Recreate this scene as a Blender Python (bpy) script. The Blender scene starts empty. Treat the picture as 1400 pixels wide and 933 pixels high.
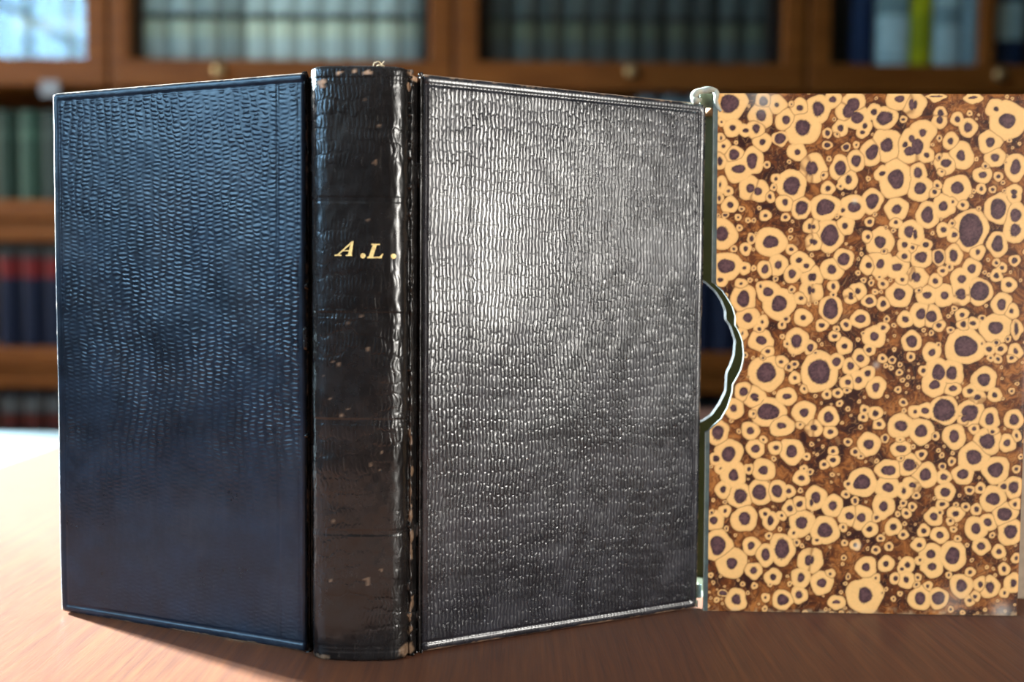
import bpy, bmesh, math, random
import numpy as np
from mathutils import Vector

random.seed(7)
rng = np.random.default_rng(11)
scene = bpy.context.scene
T = 0.75            # height of the table top above the floor (metres)

# ------------------------------------------------------------------ camera
cam_data = bpy.data.cameras.new('camera')
cam = bpy.data.objects.new('camera', cam_data)
scene.collection.objects.link(cam)
cam_data.sensor_width = 36.0
cam_data.lens = 34.645
cam.location = (0, 0, T + 0.14136)
cam.rotation_mode = 'XYZ'
TILT, ROLL = math.radians(3.159), math.radians(0.4635)
from mathutils import Matrix
cam.matrix_world = (Matrix.Translation(cam.location) @ Matrix.Rotation(math.pi/2 - TILT, 4, 'X') @ Matrix.Rotation(ROLL, 4, 'Z'))
cam_data.clip_start = 0.01
cam_data.dof.use_dof = True
cam_data.dof.focus_distance = 0.392
cam_data.dof.aperture_fstop = 5.0
scene.camera = cam

# ------------------------------------------------------------------ colour management, world, daylight
scene.view_settings.view_transform = 'Standard'
scene.view_settings.look = 'None'
scene.view_settings.gamma = 1.0
scene.view_settings.use_curve_mapping = False
scene.view_settings.exposure = 0.0
scene.cycles.use_denoising = True
scene.cycles.max_bounces = 8
scene.cycles.diffuse_bounces = 4
scene.cycles.sample_clamp_indirect = 6.0

world = bpy.data.worlds.new('sky')
scene.world = world
world.use_nodes = True
world.node_tree.nodes['Background'].inputs[0].default_value = (0.55, 0.75, 1.0, 1)
world.node_tree.nodes['Background'].inputs[1].default_value = 1.0

XL, XR, YB, YF, ZC = -2.4, 2.0, 2.46, -2.4, 2.8     # room shell
# window openings: (y0, y1, z0, z1)
WIN_1 = (1.30, 2.36, 1.00, 2.30)     # left wall, beside the bookcase
WIN_2 = (-1.95, -0.45, 1.36, 2.66)   # left wall, beside the camera
WIN_3 = (-1.86, -1.12, 0.74, 1.46)   # right wall

def window_light(name, x, win, ry, watts, color):
    d = bpy.data.lights.new(name, 'AREA')
    d.shape = 'RECTANGLE'
    d.size = win[3] - win[2]
    d.size_y = win[1] - win[0]
    d.energy = watts
    d.color = color
    o = bpy.data.objects.new(name, d)
    scene.collection.objects.link(o)
    o.location = (x, (win[0]+win[1])/2, (win[2]+win[3])/2)
    o.rotation_euler = (0, ry, 0)
    return o
window_light('daylight_beside_bookcase', XL-0.16, WIN_1, -math.pi/2, 160, (1.0, 0.97, 0.92))
window_light('daylight_blue_sky', XL-0.16, WIN_2, -math.pi/2, 190, (0.36, 0.67, 1.0))
window_light('daylight_warm', XR+0.16, WIN_3, math.pi/2, 225, (1.0, 0.94, 0.87))
# low hazy sun coming in through the window beside the bookcase
sun_d = bpy.data.lights.new('sun', 'SUN')
sun_d.energy = 135.0
sun_d.angle = math.radians(4.5)
sun_d.color = (0.68, 0.89, 1.0)
sun = bpy.data.objects.new('sun', sun_d)
scene.collection.objects.link(sun)
sun.location = (XL-1.0, 2.6, 2.4)
sun.rotation_euler = Vector((2.2, -1.42, -0.85)).to_track_quat('-Z', 'Y').to_euler()

# ------------------------------------------------------------------ helpers
def link(o, parent=None):
    scene.collection.objects.link(o)
    if parent is not None:
        o.parent = parent
    return o

def tag(o, label=None, cat=None, group=None, kind=None):
    if label: o['label'] = label
    if cat: o['category'] = cat
    if group: o['group'] = group
    if kind: o['kind'] = kind
    return o

def empty(name, loc, rz=0.0):
    o = bpy.data.objects.new(name, None)
    o.empty_display_size = 0.05
    link(o)
    o.location = loc
    o.rotation_euler = (0, 0, rz)
    return o

def mesh_obj(name, verts, faces, mats, parent=None, smooth=False, fmat=None):
    me = bpy.data.meshes.new(name)
    me.from_pydata([tuple(map(float, v)) for v in verts], [], [tuple(map(int, f)) for f in faces])
    for m in (mats if isinstance(mats, (list, tuple)) else [mats]):
        me.materials.append(m)
    if fmat is not None:
        me.polygons.foreach_set('material_index', list(fmat))
    if smooth:
        me.polygons.foreach_set('use_smooth', [True]*len(me.polygons))
    me.update()
    return link(bpy.data.objects.new(name, me), parent)

def bm_obj(name, bm, mats, parent=None, smooth=False):
    me = bpy.data.meshes.new(name)
    bm.normal_update()
    bm.to_mesh(me); bm.free()
    for m in (mats if isinstance(mats, (list, tuple)) else [mats]):
        me.materials.append(m)
    if smooth:
        me.polygons.foreach_set('use_smooth', [True]*len(me.polygons))
    return link(bpy.data.objects.new(name, me), parent)

def add_box(bm, x0, x1, y0, y1, z0, z1, bevel=0.0, seg=2):
    r = bmesh.ops.create_cube(bm, size=1.0)
    vs = r['verts']
    for v in vs:
        v.co = ((x0+x1)/2 + v.co.x*(x1-x0), (y0+y1)/2 + v.co.y*(y1-y0), (z0+z1)/2 + v.co.z*(z1-z0))
    if bevel > 0:
        es = set(e for v in vs for e in v.link_edges)
        bmesh.ops.bevel(bm, geom=list(es), offset=bevel, segments=seg, affect='EDGES', profile=0.6)

def box(name, x0, x1, y0, y1, z0, z1, mat, parent=None, bevel=0.003, seg=2):
    bm = bmesh.new()
    add_box(bm, x0, x1, y0, y1, z0, z1, bevel, seg)
    return bm_obj(name, bm, mat, parent)

def lathe(bm, prof, n=20, cx=0, cy=0, axis='Z'):
    """prof: list of (radius, height)"""
    rings = []
    for r, h in prof:
        ring = []
        for k in range(n):
            a = 2*math.pi*k/n
            if axis == 'Z': p = (cx + r*math.cos(a), cy + r*math.sin(a), h)
            else:           p = (cx + r*math.cos(a), h, cy + r*math.sin(a))
            ring.append(bm.verts.new(p))
        rings.append(ring)
    for a, b in zip(rings, rings[1:]):
        for k in range(n):
            bm.faces.new((a[k], a[(k+1) % n], b[(k+1) % n], b[k]))
    bm.faces.new(rings[0]); bm.faces.new(rings[-1])
    bmesh.ops.recalc_face_normals(bm, faces=bm.faces)

def grid_faces(nx, nz, off=0):
    i, j = np.meshgrid(np.arange(nx-1), np.arange(nz-1), indexing='ij')
    a = (i*nz + j).ravel() + off
    return np.stack([a, a+nz, a+nz+1, a+1], 1)

def vnoise(x, y, cell, seed):
    """smooth value noise in -1..1 on arrays"""
    r = np.random.default_rng(seed)
    tab = r.random((64, 64))*2 - 1
    u, v = x/cell, y/cell
    iu, iv = np.floor(u).astype(int), np.floor(v).astype(int)
    fu, fv = u-iu, v-iv
    fu = fu*fu*(3-2*fu); fv = fv*fv*(3-2*fv)
    g = lambda a, b: tab[a % 64, b % 64]
    return (g(iu, iv)*(1-fu)+g(iu+1, iv)*fu)*(1-fv) + (g(iu, iv+1)*(1-fu)+g(iu+1, iv+1)*fu)*fv

# ------------------------------------------------------------------ material helpers
class NT:
    def __init__(self, name):
        self.m = bpy.data.materials.new(name)
        self.m.use_nodes = True
        self.t = self.m.node_tree
        self.b = self.t.nodes['Principled BSDF']
        self.out = self.t.nodes['Material Output']
    def n(self, typ, **kw):
        o = self.t.nodes.new(typ)
        for k, v in kw.items(): setattr(o, k, v)
        return o
    def l(self, a, b): self.t.links.new(a, b)
    def put(self, sock, v):
        if isinstance(v, bpy.types.NodeSocket): self.l(v, sock)
        else: sock.default_value = v
    def math(self, op, a, b=None, c=None, clamp=False):
        o = self.n('ShaderNodeMath', operation=op, use_clamp=clamp)
        for s, v in zip(o.inputs, (a, b, c)):
            if v is not None: self.put(s, v)
        return o.outputs[0]
    def obj_coord(self): return self.n('ShaderNodeTexCoord').outputs['Object']
    def mapping(self, vec, scale=(1, 1, 1), loc=(0, 0, 0), rot=(0, 0, 0)):
        o = self.n('ShaderNodeMapping'); self.l(vec, o.inputs[0])
        o.inputs['Scale'].default_value = scale; o.inputs['Location'].default_value = loc
        o.inputs['Rotation'].default_value = rot
        return o.outputs[0]
    def noise(self, vec, scale, detail=2.0, rough=0.5, distort=0.0):
        o = self.n('ShaderNodeTexNoise'); self.l(vec, o.inputs['Vector'])
        o.inputs['Scale'].default_value = scale; o.inputs['Detail'].default_value = detail
        o.inputs['Roughness'].default_value = rough; o.inputs['Distortion'].default_value = distort
        return o.outputs['Fac']
    def ramp(self, fac, stops):
        o = self.n('ShaderNodeValToRGB'); self.l(fac, o.inputs[0])
        cr = o.color_ramp
        while len(cr.elements) < len(stops): cr.elements.new(0.5)
        for e, (p, c) in zip(cr.elements, stops):
            e.position = p; e.color = (*c, 1) if len(c) == 3 else c
        return o.outputs[0]
    def maprange(self, v, a, b, c, d, smooth=False):
        o = self.n('ShaderNodeMapRange', interpolation_type='SMOOTHSTEP' if smooth else 'LINEAR')
        self.put(o.inputs['Value'], v)
        for k, x in zip(('From Min', 'From Max', 'To Min', 'To Max'), (a, b, c, d)): o.inputs[k].default_value = x
        return o.outputs[0]
    def mix(self, fac, a, b):
        o = self.n('ShaderNodeMix', data_type='RGBA')
        self.put(o.inputs[0], fac)
        for s, v in ((o.inputs[6], a), (o.inputs[7], b)):
            self.put(s, (*v, 1) if isinstance(v, tuple) and len(v) == 3 else v)
        return o.outputs[2]
    def bump(self, h, dist, strength=1.0):
        o = self.n('ShaderNodeBump')
        o.inputs['Strength'].default_value = strength; o.inputs['Distance'].default_value = dist
        self.l(h, o.inputs['Height'])
        self.l(o.outputs[0], self.b.inputs['Normal'])
        return o
    def attr(self, name): return self.n('ShaderNodeAttribute', attribute_name=name)
    def set(self, **kw):
        for k, v in kw.items():
            self.put(self.b.inputs[k.replace('_', ' ')], (*v, 1) if isinstance(v, tuple) and len(v) == 3 else v)
        return self

def plain(name, color, rough=0.5, var=0.15, scale=40.0, bump=0.0, **kw):
    """a procedural material: base colour with mottling and slight relief"""
    n = NT(name)
    f = n.noise(n.obj_coord(), scale, 4.0)
    lo = tuple(c*(1-var) for c in color); hi = tuple(min(1, c*(1+var)) for c in color)
    n.set(Base_Color=n.ramp(f, [(0.3, lo), (0.7, hi)]), Roughness=rough, **kw)
    if bump: n.bump(f, bump)
    return n.m

def wood(name, dark, light, axis=0, scale=6.0, stretch=14.0, rough=0.35, coat=0.0, coat_rough=0.2, bump=0.0003):
    n = NT(name)
    sc = [stretch]*3; sc[axis] = 1.0
    v = n.mapping(n.obj_coord(), tuple(sc))
    f = n.noise(v, scale, 6.0, 0.65, 0.6)
    g = n.noise(v, scale*5, 3.0, 0.6)
    h = n.math('ADD', n.math('MULTIPLY', f, 0.7), n.math('MULTIPLY', g, 0.3))
    n.set(Base_Color=n.ramp(h, [(0.36, dark), (0.64, light)]), Roughness=n.maprange(g, 0.3, 0.7, rough*0.85, rough*1.2))
    n.b.inputs['Coat Weight'].default_value = coat
    n.b.inputs['Coat Roughness'].default_value = coat_rough
    n.bump(h, bump, 0.5)
    return n.m

def thin_glass(name, tint=(0.93, 0.97, 0.96)):
    n = NT(name)
    tr = n.n('ShaderNodeBsdfTransparent'); tr.inputs[0].default_value = (*tint, 1)
    gl = n.n('ShaderNodeBsdfGlossy'); gl.inputs['Roughness'].default_value = 0.015
    fr = n.n('ShaderNodeFresnel')
    back = n.n('ShaderNodeNewGeometry').outputs['Backfacing']          # the far face of the thin pane reflects like the near one
    n.l(n.maprange(back, 0.0, 1.0, 1.45, 1/1.45), fr.inputs[0])
    w = n.noise(n.obj_coord(), 2.5, 1.0)
    bp = n.n('ShaderNodeBump'); bp.inputs['Distance'].default_value = 0.004; bp.inputs['Strength'].default_value = 0.25
    n.l(w, bp.inputs['Height']); n.l(bp.outputs[0], gl.inputs['Normal'])
    mx = n.n('ShaderNodeMixShader')
    n.l(fr.outputs[0], mx.inputs[0]); n.l(tr.outputs[0], mx.inputs[1]); n.l(gl.outputs[0], mx.inputs[2])
    n.l(mx.outputs[0], n.out.inputs[0])
    n.t.nodes.remove(n.b)
    return n.m

def leather(name, cell_w, cell_h, depth=0.0004, rough=0.3, base=(0.010, 0.011, 0.015), warp=0.9, mask=(0.25, 1.0), gap_u=(0.3, 1.0), gap_v=(0.6, 1.0), row_gap=1.0, swap=False, stagger=0.22, fade=None, spec=0.5, bloom=None):
    """straight-grained leather: staggered elongated pebbles in rows, over the local x / z plane"""
    n = NT(name)
    co = n.obj_coord()
    sx = n.n('ShaderNodeSeparateXYZ'); n.l(co, sx.inputs[0])
    big = n.noise(co, 22.0, 2.0); big2 = n.noise(n.mapping(co, loc=(3.1, 1.7, 9.2)), 22.0, 2.0)
    fin = n.noise(co, 260.0, 1.0); fin2 = n.noise(n.mapping(co, loc=(7.7, 2.2, 4.1)), 260.0, 1.0)
    def coord(s, size, b, f):
        w = n.math('ADD', n.math('MULTIPLY', n.math('SUBTRACT', b, 0.5), 4.0*warp), n.math('MULTIPLY', n.math('SUBTRACT', f, 0.5), 1.1*warp))
        return n.math('ADD', n.math('DIVIDE', s, size), w)
    ca, cb = ('Z', 'X') if swap else ('X', 'Z')
    sa, sb = (cell_h, cell_w) if swap else (cell_w, cell_h)
    u0 = coord(sx.outputs[ca], sa, big, fin)
    v = coord(sx.outputs[cb], sb, big2, fin2)
    if stagger == 'column':
        col_i = n.math('FLOOR', u0)
        jit = n.math('FRACT', n.math('MULTIPLY', n.math('SINE', n.math('MULTIPLY', col_i, 12.9898)), 437.58))
        v = n.math('ADD', v, n.math('ADD', n.math('MULTIPLY', n.math('MODULO', col_i, 2.0), 0.22), n.math('MULTIPLY', jit, 0.16)))
        u = u0
    elif stagger == 'brick':
        u = n.math('ADD', u0, n.math('MULTIPLY', n.math('MODULO', n.math('FLOOR', v), 2.0), 0.5))
    else:
        u = n.math('ADD', u0, n.math('MULTIPLY', n.math('SINE', n.math('MULTIPLY', v, math.pi)), stagger))
    def tri(s): return n.math('MULTIPLY', n.math('ABSOLUTE', n.math('SUBTRACT', n.math('FRACT', s), 0.5)), 2.0)
    hu = n.maprange(tri(u), gap_u[0], gap_u[1], 1.0, 0.0, smooth=True)
    hv = n.maprange(tri(v), gap_v[0], gap_v[1], 1.0, 0.0, smooth=True)
    h = n.math('MULTIPLY', hu, n.math('MULTIPLY_ADD', hv, row_gap, 1.0 - row_gap))
    m = n.maprange(n.noise(n.mapping(co, loc=(1.3, 5.5, 0.4)), 38.0, 3.0), 0.35, 0.62, mask[0], mask[1], smooth=True)
    if fade:
        m = n.math('MULTIPLY', m, n.maprange(sx.outputs['Z'], fade[0], fade[1], fade[2], 1.0, smooth=True))
    m = n.math('MULTIPLY', m, n.math('SUBTRACT', 1.0, n.attr('flattened').outputs['Fac']))      # tooled borders are pressed smooth
    h = n.math('MULTIPLY', h, m)
    fine = n.noise(co, 1600.0, 2.0)
    h = n.math('ADD', h, n.math('MULTIPLY', fine, 0.10))
    crease = n.noise(n.mapping(co, (1.0, 1.0, 0.35)), 520.0, 3.0)
    h = n.math('ADD', h, n.math('MULTIPLY', crease, 0.2))
    wear = n.attr('wear').outputs['Fac']
    blot = n.noise(co, 55.0, 5.0, 0.7)
    col = n.mix(n.maprange(blot, 0.4, 0.75, 0.0, 1.0), base, tuple(c*2.6 for c in base))
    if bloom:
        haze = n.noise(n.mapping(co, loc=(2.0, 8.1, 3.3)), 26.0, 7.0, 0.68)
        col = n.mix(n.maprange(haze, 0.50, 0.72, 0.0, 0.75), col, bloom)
    scuff = n.maprange(n.noise(n.mapping(co, (1.0, 1.0, 0.25)), 900.0, 2.0), 0.68, 0.78, 0.0, 0.2)
    col = n.mix(scuff, col, (0.07, 0.06, 0.05))
    tanv = n.mix(n.noise(co, 700.0, 2.0), (0.16, 0.07, 0.03), (0.62, 0.42, 0.27))
    n.set(Base_Color=n.mix(wear, col, tanv))
    r = n.maprange(blot, 0.3, 0.7, rough*0.85, rough*1.25)
    n.set(Roughness=n.math('ADD', r, n.math('MULTIPLY', wear, 0.4)))
    n.b.inputs['Specular IOR Level'].default_value = spec
    n.bump(h, depth)
    return n.m

M = {}
M['plaster'] = plain('wall_plaster', (0.17, 0.14, 0.11), 0.9, 0.06, 6.0, 0.001)
M['ceiling'] = plain('ceiling_plaster', (0.40, 0.38, 0.35), 0.9, 0.04, 5.0)
M['floor'] = wood('oak_floor', (0.10, 0.05, 0.025), (0.20, 0.11, 0.05), 1, 4.0, 10.0, 0.45)
M['panel'] = wood('dark_panelling', (0.025, 0.012, 0.007), (0.06, 0.03, 0.016), 2, 4.0, 9.0, 0.5)
M['white_paint'] = plain('white_paint', (0.75, 0.74, 0.70), 0.4, 0.05, 10.0)
M['table'] = wood('mahogany_varnish', (0.085, 0.020, 0.004), (0.165, 0.045, 0.009), 1, 12.0, 26.0, 0.34, 0.0, 0.25, 0.00025)
_b = M['table'].node_tree.nodes['Principled BSDF']
_b.inputs['Sheen Weight'].default_value = 0.045; _b.inputs['Specular IOR Level'].default_value = 0.05; _b.inputs['Sheen Roughness'].default_value = 0.5
M['case_x'] = wood('bookcase_oak_across', (0.085, 0.024, 0.003), (0.175, 0.056, 0.009), 0, 5.0, 12.0, 0.45, 0.0, 0.25)
M['case_z'] = wood('bookcase_oak_upright', (0.085, 0.024, 0.003), (0.175, 0.056, 0.009), 2, 5.0, 12.0, 0.45, 0.0, 0.25)
M['case_in'] = wood('bookcase_inner', (0.05, 0.022, 0.010), (0.09, 0.04, 0.018), 0, 5.0, 12.0, 0.6)
for _k in ('case_x', 'case_z', 'case_in'):
    M[_k].node_tree.nodes['Principled BSDF'].inputs['Specular IOR Level'].default_value = 0.12
M['brass'] = plain('aged_brass', (0.25, 0.17, 0.08), 0.5, 0.15, 60.0, Metallic=1.0)
M['glass'] = thin_glass('cabinet_glass')
M['pane'] = thin_glass('window_glass', (0.98, 0.99, 0.99))
M['pages'] = plain('page_edges', (0.66, 0.56, 0.40), 0.8, 0.2, 500.0)
M['endpaper'] = plain('endpaper', (0.62, 0.50, 0.34), 0.7, 0.1, 80.0)

# ------------------------------------------------------------------ room shell
def struct(o): return tag(o, kind='structure')

def wall_x(name, xa, xb, wins):
    """wall along y at x in [xa, xb] with rectangular openings"""
    bm = bmesh.new()
    ys = YF
    for w in sorted(wins):
        add_box(bm, xa, xb, ys, w[0], 0, ZC)
        add_box(bm, xa, xb, w[0], w[1], 0, w[2])
        add_box(bm, xa, xb, w[0], w[1], w[3], ZC)
        ys = w[1]
    add_box(bm, xa, xb, ys, YB, 0, ZC)
    return struct(bm_obj(name, bm, M['plaster']))
wall_x('wall_left', XL-0.14, XL, [WIN_1, WIN_2])
wall_x('wall_right', XR, XR+0.14, [WIN_3])
struct(box('wall_back', XL-0.14, XR+0.14, YB, YB+0.12, 0, ZC, M['plaster'], bevel=0))
struct(box('wall_front', XL-0.14, XR+0.14, YF-0.12, YF, 0, ZC, M['panel'], bevel=0))
struct(box('wall_sun_blocker', XL-3.2, XL-0.16, 0.30, 0.45, 0, 3.2, M['plaster'], bevel=0))     # added outside wall, keeps the sun out of the window beside the camera
struct(box('wall_light_blocker', 0.80, XR, 0.92, 1.10, 0, ZC, M['panel'], bevel=0))     # added wall out of view, shades the bookcase from the right window
struct(box('floor', XL-0.14, XR+0.14, YF-0.12, YB+0.12, -0.1, 0, M['floor'], bevel=0))
struct(box('ceiling', XL-0.14, XR+0.14, YF-0.12, YB+0.12, ZC, ZC+0.1, M['ceiling'], bevel=0))
struct(box('baseboard_left', XL, XL+0.018, YF, YB, 0, 0.10, M['white_paint']))
struct(box('baseboard_right', XR-0.018, XR, YF, YB, 0, 0.10, M['white_paint']))

def window(n, x, w, nv, nh):
    root = empty('window_%d' % n, (x, (w[0]+w[1])/2, w[2]))
    struct(root)
    hy, H = (w[1]-w[0])/2, w[3]-w[2]
    bm = bmesh.new()
    t = 0.05
    add_box(bm, -0.03, 0.03, -hy, -hy+t, 0, H, 0.004)
    add_box(bm, -0.03, 0.03, hy-t, hy, 0, H, 0.004)
    add_box(bm, -0.03, 0.03, -hy+t, hy-t, 0, t, 0.004)
    add_box(bm, -0.03, 0.03, -hy+t, hy-t, H-t, H, 0.004)
    bm_obj('window_frame', bm, M['white_paint'], root)
    for k in range(1, nv):
        y = -hy + 2*hy*k/nv
        box('glazing_bar', -0.015, 0.015, y-0.012, y+0.012, t, H-t, M['white_paint'], root)
    for k in range(1, nh):
        z = H*k/nh
        box('glazing_bar', -0.014, 0.014, -hy+t, hy-t, z-0.012, z+0.012, M['white_paint'], root)
    box('pane', -0.002, 0.002, -hy+t*0.8, hy-t*0.8, t*0.8, H-t*0.8, M['pane'], root, bevel=0)
    box('window_sill', -0.06, 0.10 if x < 0 else 0.06, -hy-0.04, hy+0.04, -0.03, 0.0, M['white_paint'], root)
window(1, XL-0.07, WIN_1, 2, 3)
window(2, XL-0.07, WIN_2, 3, 3)
window(3, XR+0.07, WIN_3, 2, 2)

# ------------------------------------------------------------------ bookcase behind the table
CY = 2.05                                   # front plane of the doors
bc = empty('bookcase', (0, CY, 0))
tag(bc, 'tall oak bookcase with glazed upper doors and open lower shelves', 'bookcase')
BX0, BX1, BD, BH = -1.56, 1.36, 0.36, 2.05
box('back_panel', BX0, BX1, BD-0.012, BD, 0.06, BH, M['case_in'], bc, 0.001)
box('side_panel', BX0-0.03, BX0, 0.0, BD, 0, BH, M['case_z'], bc)
box('side_panel', BX1, BX1+0.03, 0.0, BD, 0, BH, M['case_z'], bc)
box('plinth', BX0, BX1, 0.02, BD-0.012, 0, 0.06, M['case_x'], bc)
box('cornice', BX0-0.06, BX1+0.06, -0.03, BD+0.0, BH, BH+0.07, M['case_x'], bc, 0.012)
# lower open shelves: a front board over a set-back lower board
for zt in (T+0.313, T+0.006, T-0.300):
    box('shelf', BX0, BX1, 0.0, BD-0.012, zt-0.042, zt, M['case_x'], bc, 0.006)
    box('shelf_rail', BX0, BX1, 0.012, 0.04, zt-0.085, zt-0.042, M['case_x'], bc, 0.004)
# the shelf that carries the glazed part
box('shelf', BX0, BX1, 0.026, BD-0.012, T+0.552, T+0.598, M['case_x'], bc, 0.004)
box('shelf', BX0, BX1, 0.05, BD-0.012, T+0.93, T+0.95, M['case_x'], bc, 0.004)
for x in (-0.832, -0.124, 0.600):
    box('divider', x-0.012, x+0.012, 0.03, BD-0.012, 0.06, BH, M['case_z'], bc, 0.002)

def ring_frame(name, x0, x1, z0, z1, wl, wr, wb, wt, y0, y1, mat, parent):
    bm = bmesh.new()
    o4 = [(x0, z0), (x1, z0), (x1, z1), (x0, z1)]
    i4 = [(x0+wl, z0+wb), (x1-wr, z0+wb), (x1-wr, z1-wt), (x0+wl, z1-wt)]
    g = {}
    for key, pts, y in (('of', o4, y0), ('if', i4, y0), ('ob', o4, y1), ('ib', i4, y1)):
        g[key] = [bm.verts.new((px, y, pz)) for px, pz in pts]
    for k in range(4):
        j = (k+1) % 4
        bm.faces.new((g['of'][k], g['of'][j], g['if'][j], g['if'][k]))
        bm.faces.new((g['ob'][j], g['ob'][k], g['ib'][k], g['ib'][j]))
        bm.faces.new((g['of'][j], g['of'][k], g['ob'][k], g['ob'][j]))
        bm.faces.new((g['if'][k], g['if'][j], g['ib'][j], g['ib'][k]))
    bmesh.ops.recalc_face_normals(bm, faces=bm.faces)
    es = [e for e in bm.edges if abs(e.verts[0].co.y-y0) < 1e-6 and abs(e.verts[1].co.y-y0) < 1e-6 and (all(v in g['of'] for v in e.verts) or all(v in g['if'] for v in e.verts))]
    bmesh.ops.bevel(bm, geom=es, offset=0.006, segments=2, affect='EDGES', profile=0.6)
    return bm_obj(name, bm, mat, parent)
doors = [(-1.555, -0.836), (-0.829, -0.128), (-0.121, 0.597), (0.604, 1.355)]
for i, (x0, x1) in enumerate(doors):
    sw, zb, zt = 0.042, T+0.546, BH-0.03
    if i == 1: swl, swr = 0.038, 0.047
    else: swl, swr = 0.046, 0.045
    d = ring_frame('door', x0, x1, zb, zt, swl, swr, 0.058, 0.05, 0.0, 0.024, M['case_x'], bc)
    box('glass_pane', x0+swl-0.004, x1-swr+0.004, 0.010, 0.014, zb+0.054, zt-0.046, M['glass'], d, bevel=0)
    if i == 3:
        box('glazing_bar', 0.956, 0.984, 0.002, 0.022, zb+0.058, zt-0.05, M['case_z'], d, 0.004)
    for xk, zk in ([(0.239, zb+0.034)] if i == 2 else [(0.988, zb+0.034)] if i == 3 else [((x0+x1)/2-0.12, zb+0.03)]):
        bm = bmesh.new()
        lathe(bm, [(0.004, 0.0), (0.004, -0.012), (0.012, -0.015), (0.015, -0.022), (0.011, -0.028), (0.003, -0.030)], 14, xk, zk, 'Y')
        bm_obj('door_knob', bm, M['brass'], d, True)
card = box('shelf_card', -0.019, 0.019, -0.0015, 0.0, -0.016, 0.016, plain('card_white', (0.16, 0.16, 0.165), 0.5, 0.05), None, 0.0005)
card.location = (-0.952, CY-0.004, T+0.540)
tag(card, 'small white card hanging under the glazed door at the far left of the bookcase', 'card')

# ------------------------------------------------------------------ books in the bookcase
book_mats = {}
def bmat(c, rough=0.55):
    if (c, rough) not in book_mats:
        book_mats[(c, rough)] = plain('book_cloth', c, rough, 0.18, 60.0, 0.0002, Specular_IOR_Level=0.08)
    return book_mats[(c, rough)]

def shelf_book(x, w, h, z, color, bands, label, group, depth=0.17, setback=0.055, cat='book', lean=0.0):
    """upright volume: rounded cover, page block, label bands across the spine"""
    root = empty('shelf_book', (x + w/2, CY + setback, z + 0.0006), 0)
    root.rotation_euler = (0, lean, 0)
    tag(root, label, cat, group)
    n = 8
    arc = [(-w/2*math.cos(math.pi*k/n), 0.012 - 0.012*math.sin(math.pi*k/n)) for k in range(n+1)]
    def arc_strip(bm, z0, z1, off):
        pts = [(px*(1+off*0.0), py-off) for px, py in arc]
        a = [bm.verts.new((px, py, z0)) for px, py in pts]
        b = [bm.verts.new((px, py, z1)) for px, py in pts]
        c = [bm.verts.new((px, py+off+0.0005, z0)) for px, py in arc]
        e = [bm.verts.new((px, py+off+0.0005, z1)) for px, py in arc]
        for k in range(n):
            bm.faces.new((a[k], a[k+1], b[k+1], b[k]))
            bm.faces.new((b[k], b[k+1], e[k+1], e[k]))
            bm.faces.new((a[k+1], a[k], c[k], c[k+1]))
        bm.faces.new((a[0], b[0], e[0], c[0])); bm.faces.new((b[n], a[n], c[n], e[n]))
    bm = bmesh.new()
    t = 0.003
    prof = arc + [(w/2, depth), (w/2-t, depth), (w/2-t, 0.016)] + [(-w/2+t, 0.016), (-w/2+t, depth), (-w/2, depth)]
    lo = [bm.verts.new((px, py, 0)) for px, py in prof]
    hi = [bm.verts.new((px, py, h)) for px, py in prof]
    m = len(prof)
    for k in range(m):
        bm.faces.new((lo[k], lo[(k+1) % m], hi[(k+1) % m], hi[k]))
    bm.faces.new(lo[::-1]); bm.faces.new(hi)
    bmesh.ops.triangulate(bm, faces=[f for f in bm.faces if len(f.verts) > 4])
    bm_obj('cover', bm, bmat(color), root)
    box('page_block', -w/2+t, w/2-t, 0.016, depth-0.004, 0.004, h-0.004, M['pages'], root, bevel=0)
    for z0, z1, c in bands:
        bm = bmesh.new()
        arc_strip(bm, z0, z1, 0.0006)
        bm_obj('spine_label', bm, bmat(c, 0.5), root)
    return root

ORD = ['first', 'second', 'third', 'fourth', 'fifth', 'sixth', 'seventh', 'eighth', 'ninth', 'tenth', 'eleventh', 'twelfth', 'thirteenth']
ZU = T + 0.598
# left glazed door (behind the window glare)
x = -1.06
for k in range(3):
    w = [0.060, 0.055, 0.058][k]
    shelf_book(x, w-0.003, 0.25, ZU, (0.09, 0.11, 0.115), [(0.07, 0.10, (0.30, 0.30, 0.22))],
               'grey-green bound volume behind the glaring left glass door, %s from the left' % ORD[k], 'volumes behind the left glass door')
    x += w
# second door: grey-green set, window haze on the glass put into its colour
x = -0.785
for k in range(11):
    w = 0.0545
    bright = [0.9, 1.25, 1.05, 0.7, 1.35, 1.5, 1.35, 1.3, 1.15, 1.2, 0.6][k]
    shelf_book(x, w-0.004, 0.255, ZU, tuple(c*bright for c in (0.36, 0.385, 0.38)),
               [(0.062, 0.098, tuple(c*bright for c in (0.45, 0.45, 0.36))), (0.098, 0.112, (0.04, 0.045, 0.04))],
               'grey-green volume of a matching set, %s from the left behind the second glass door' % ORD[k], 'set behind the second glass door')
    x += w
# third door: darker volumes of the same kind
x = -0.058
for k in range(11):
    w = 0.0545
    bright = [0.5, 1.1, 0.85, 1.1, 0.9, 1.0, 0.7, 0.85, 0.6, 0.95, 0.85][k]
    shelf_book(x, w-0.006, 0.255, ZU, tuple(c*bright for c in (0.075, 0.08, 0.075)),
               [(0.062, 0.098, tuple(c*bright for c in (0.105, 0.105, 0.07))), (0.098, 0.112, (0.02, 0.022, 0.02))],
               'dark green-black volume of a matching set, %s from the left behind the third glass door' % ORD[k], 'set behind the third glass door')
    x += w
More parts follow.
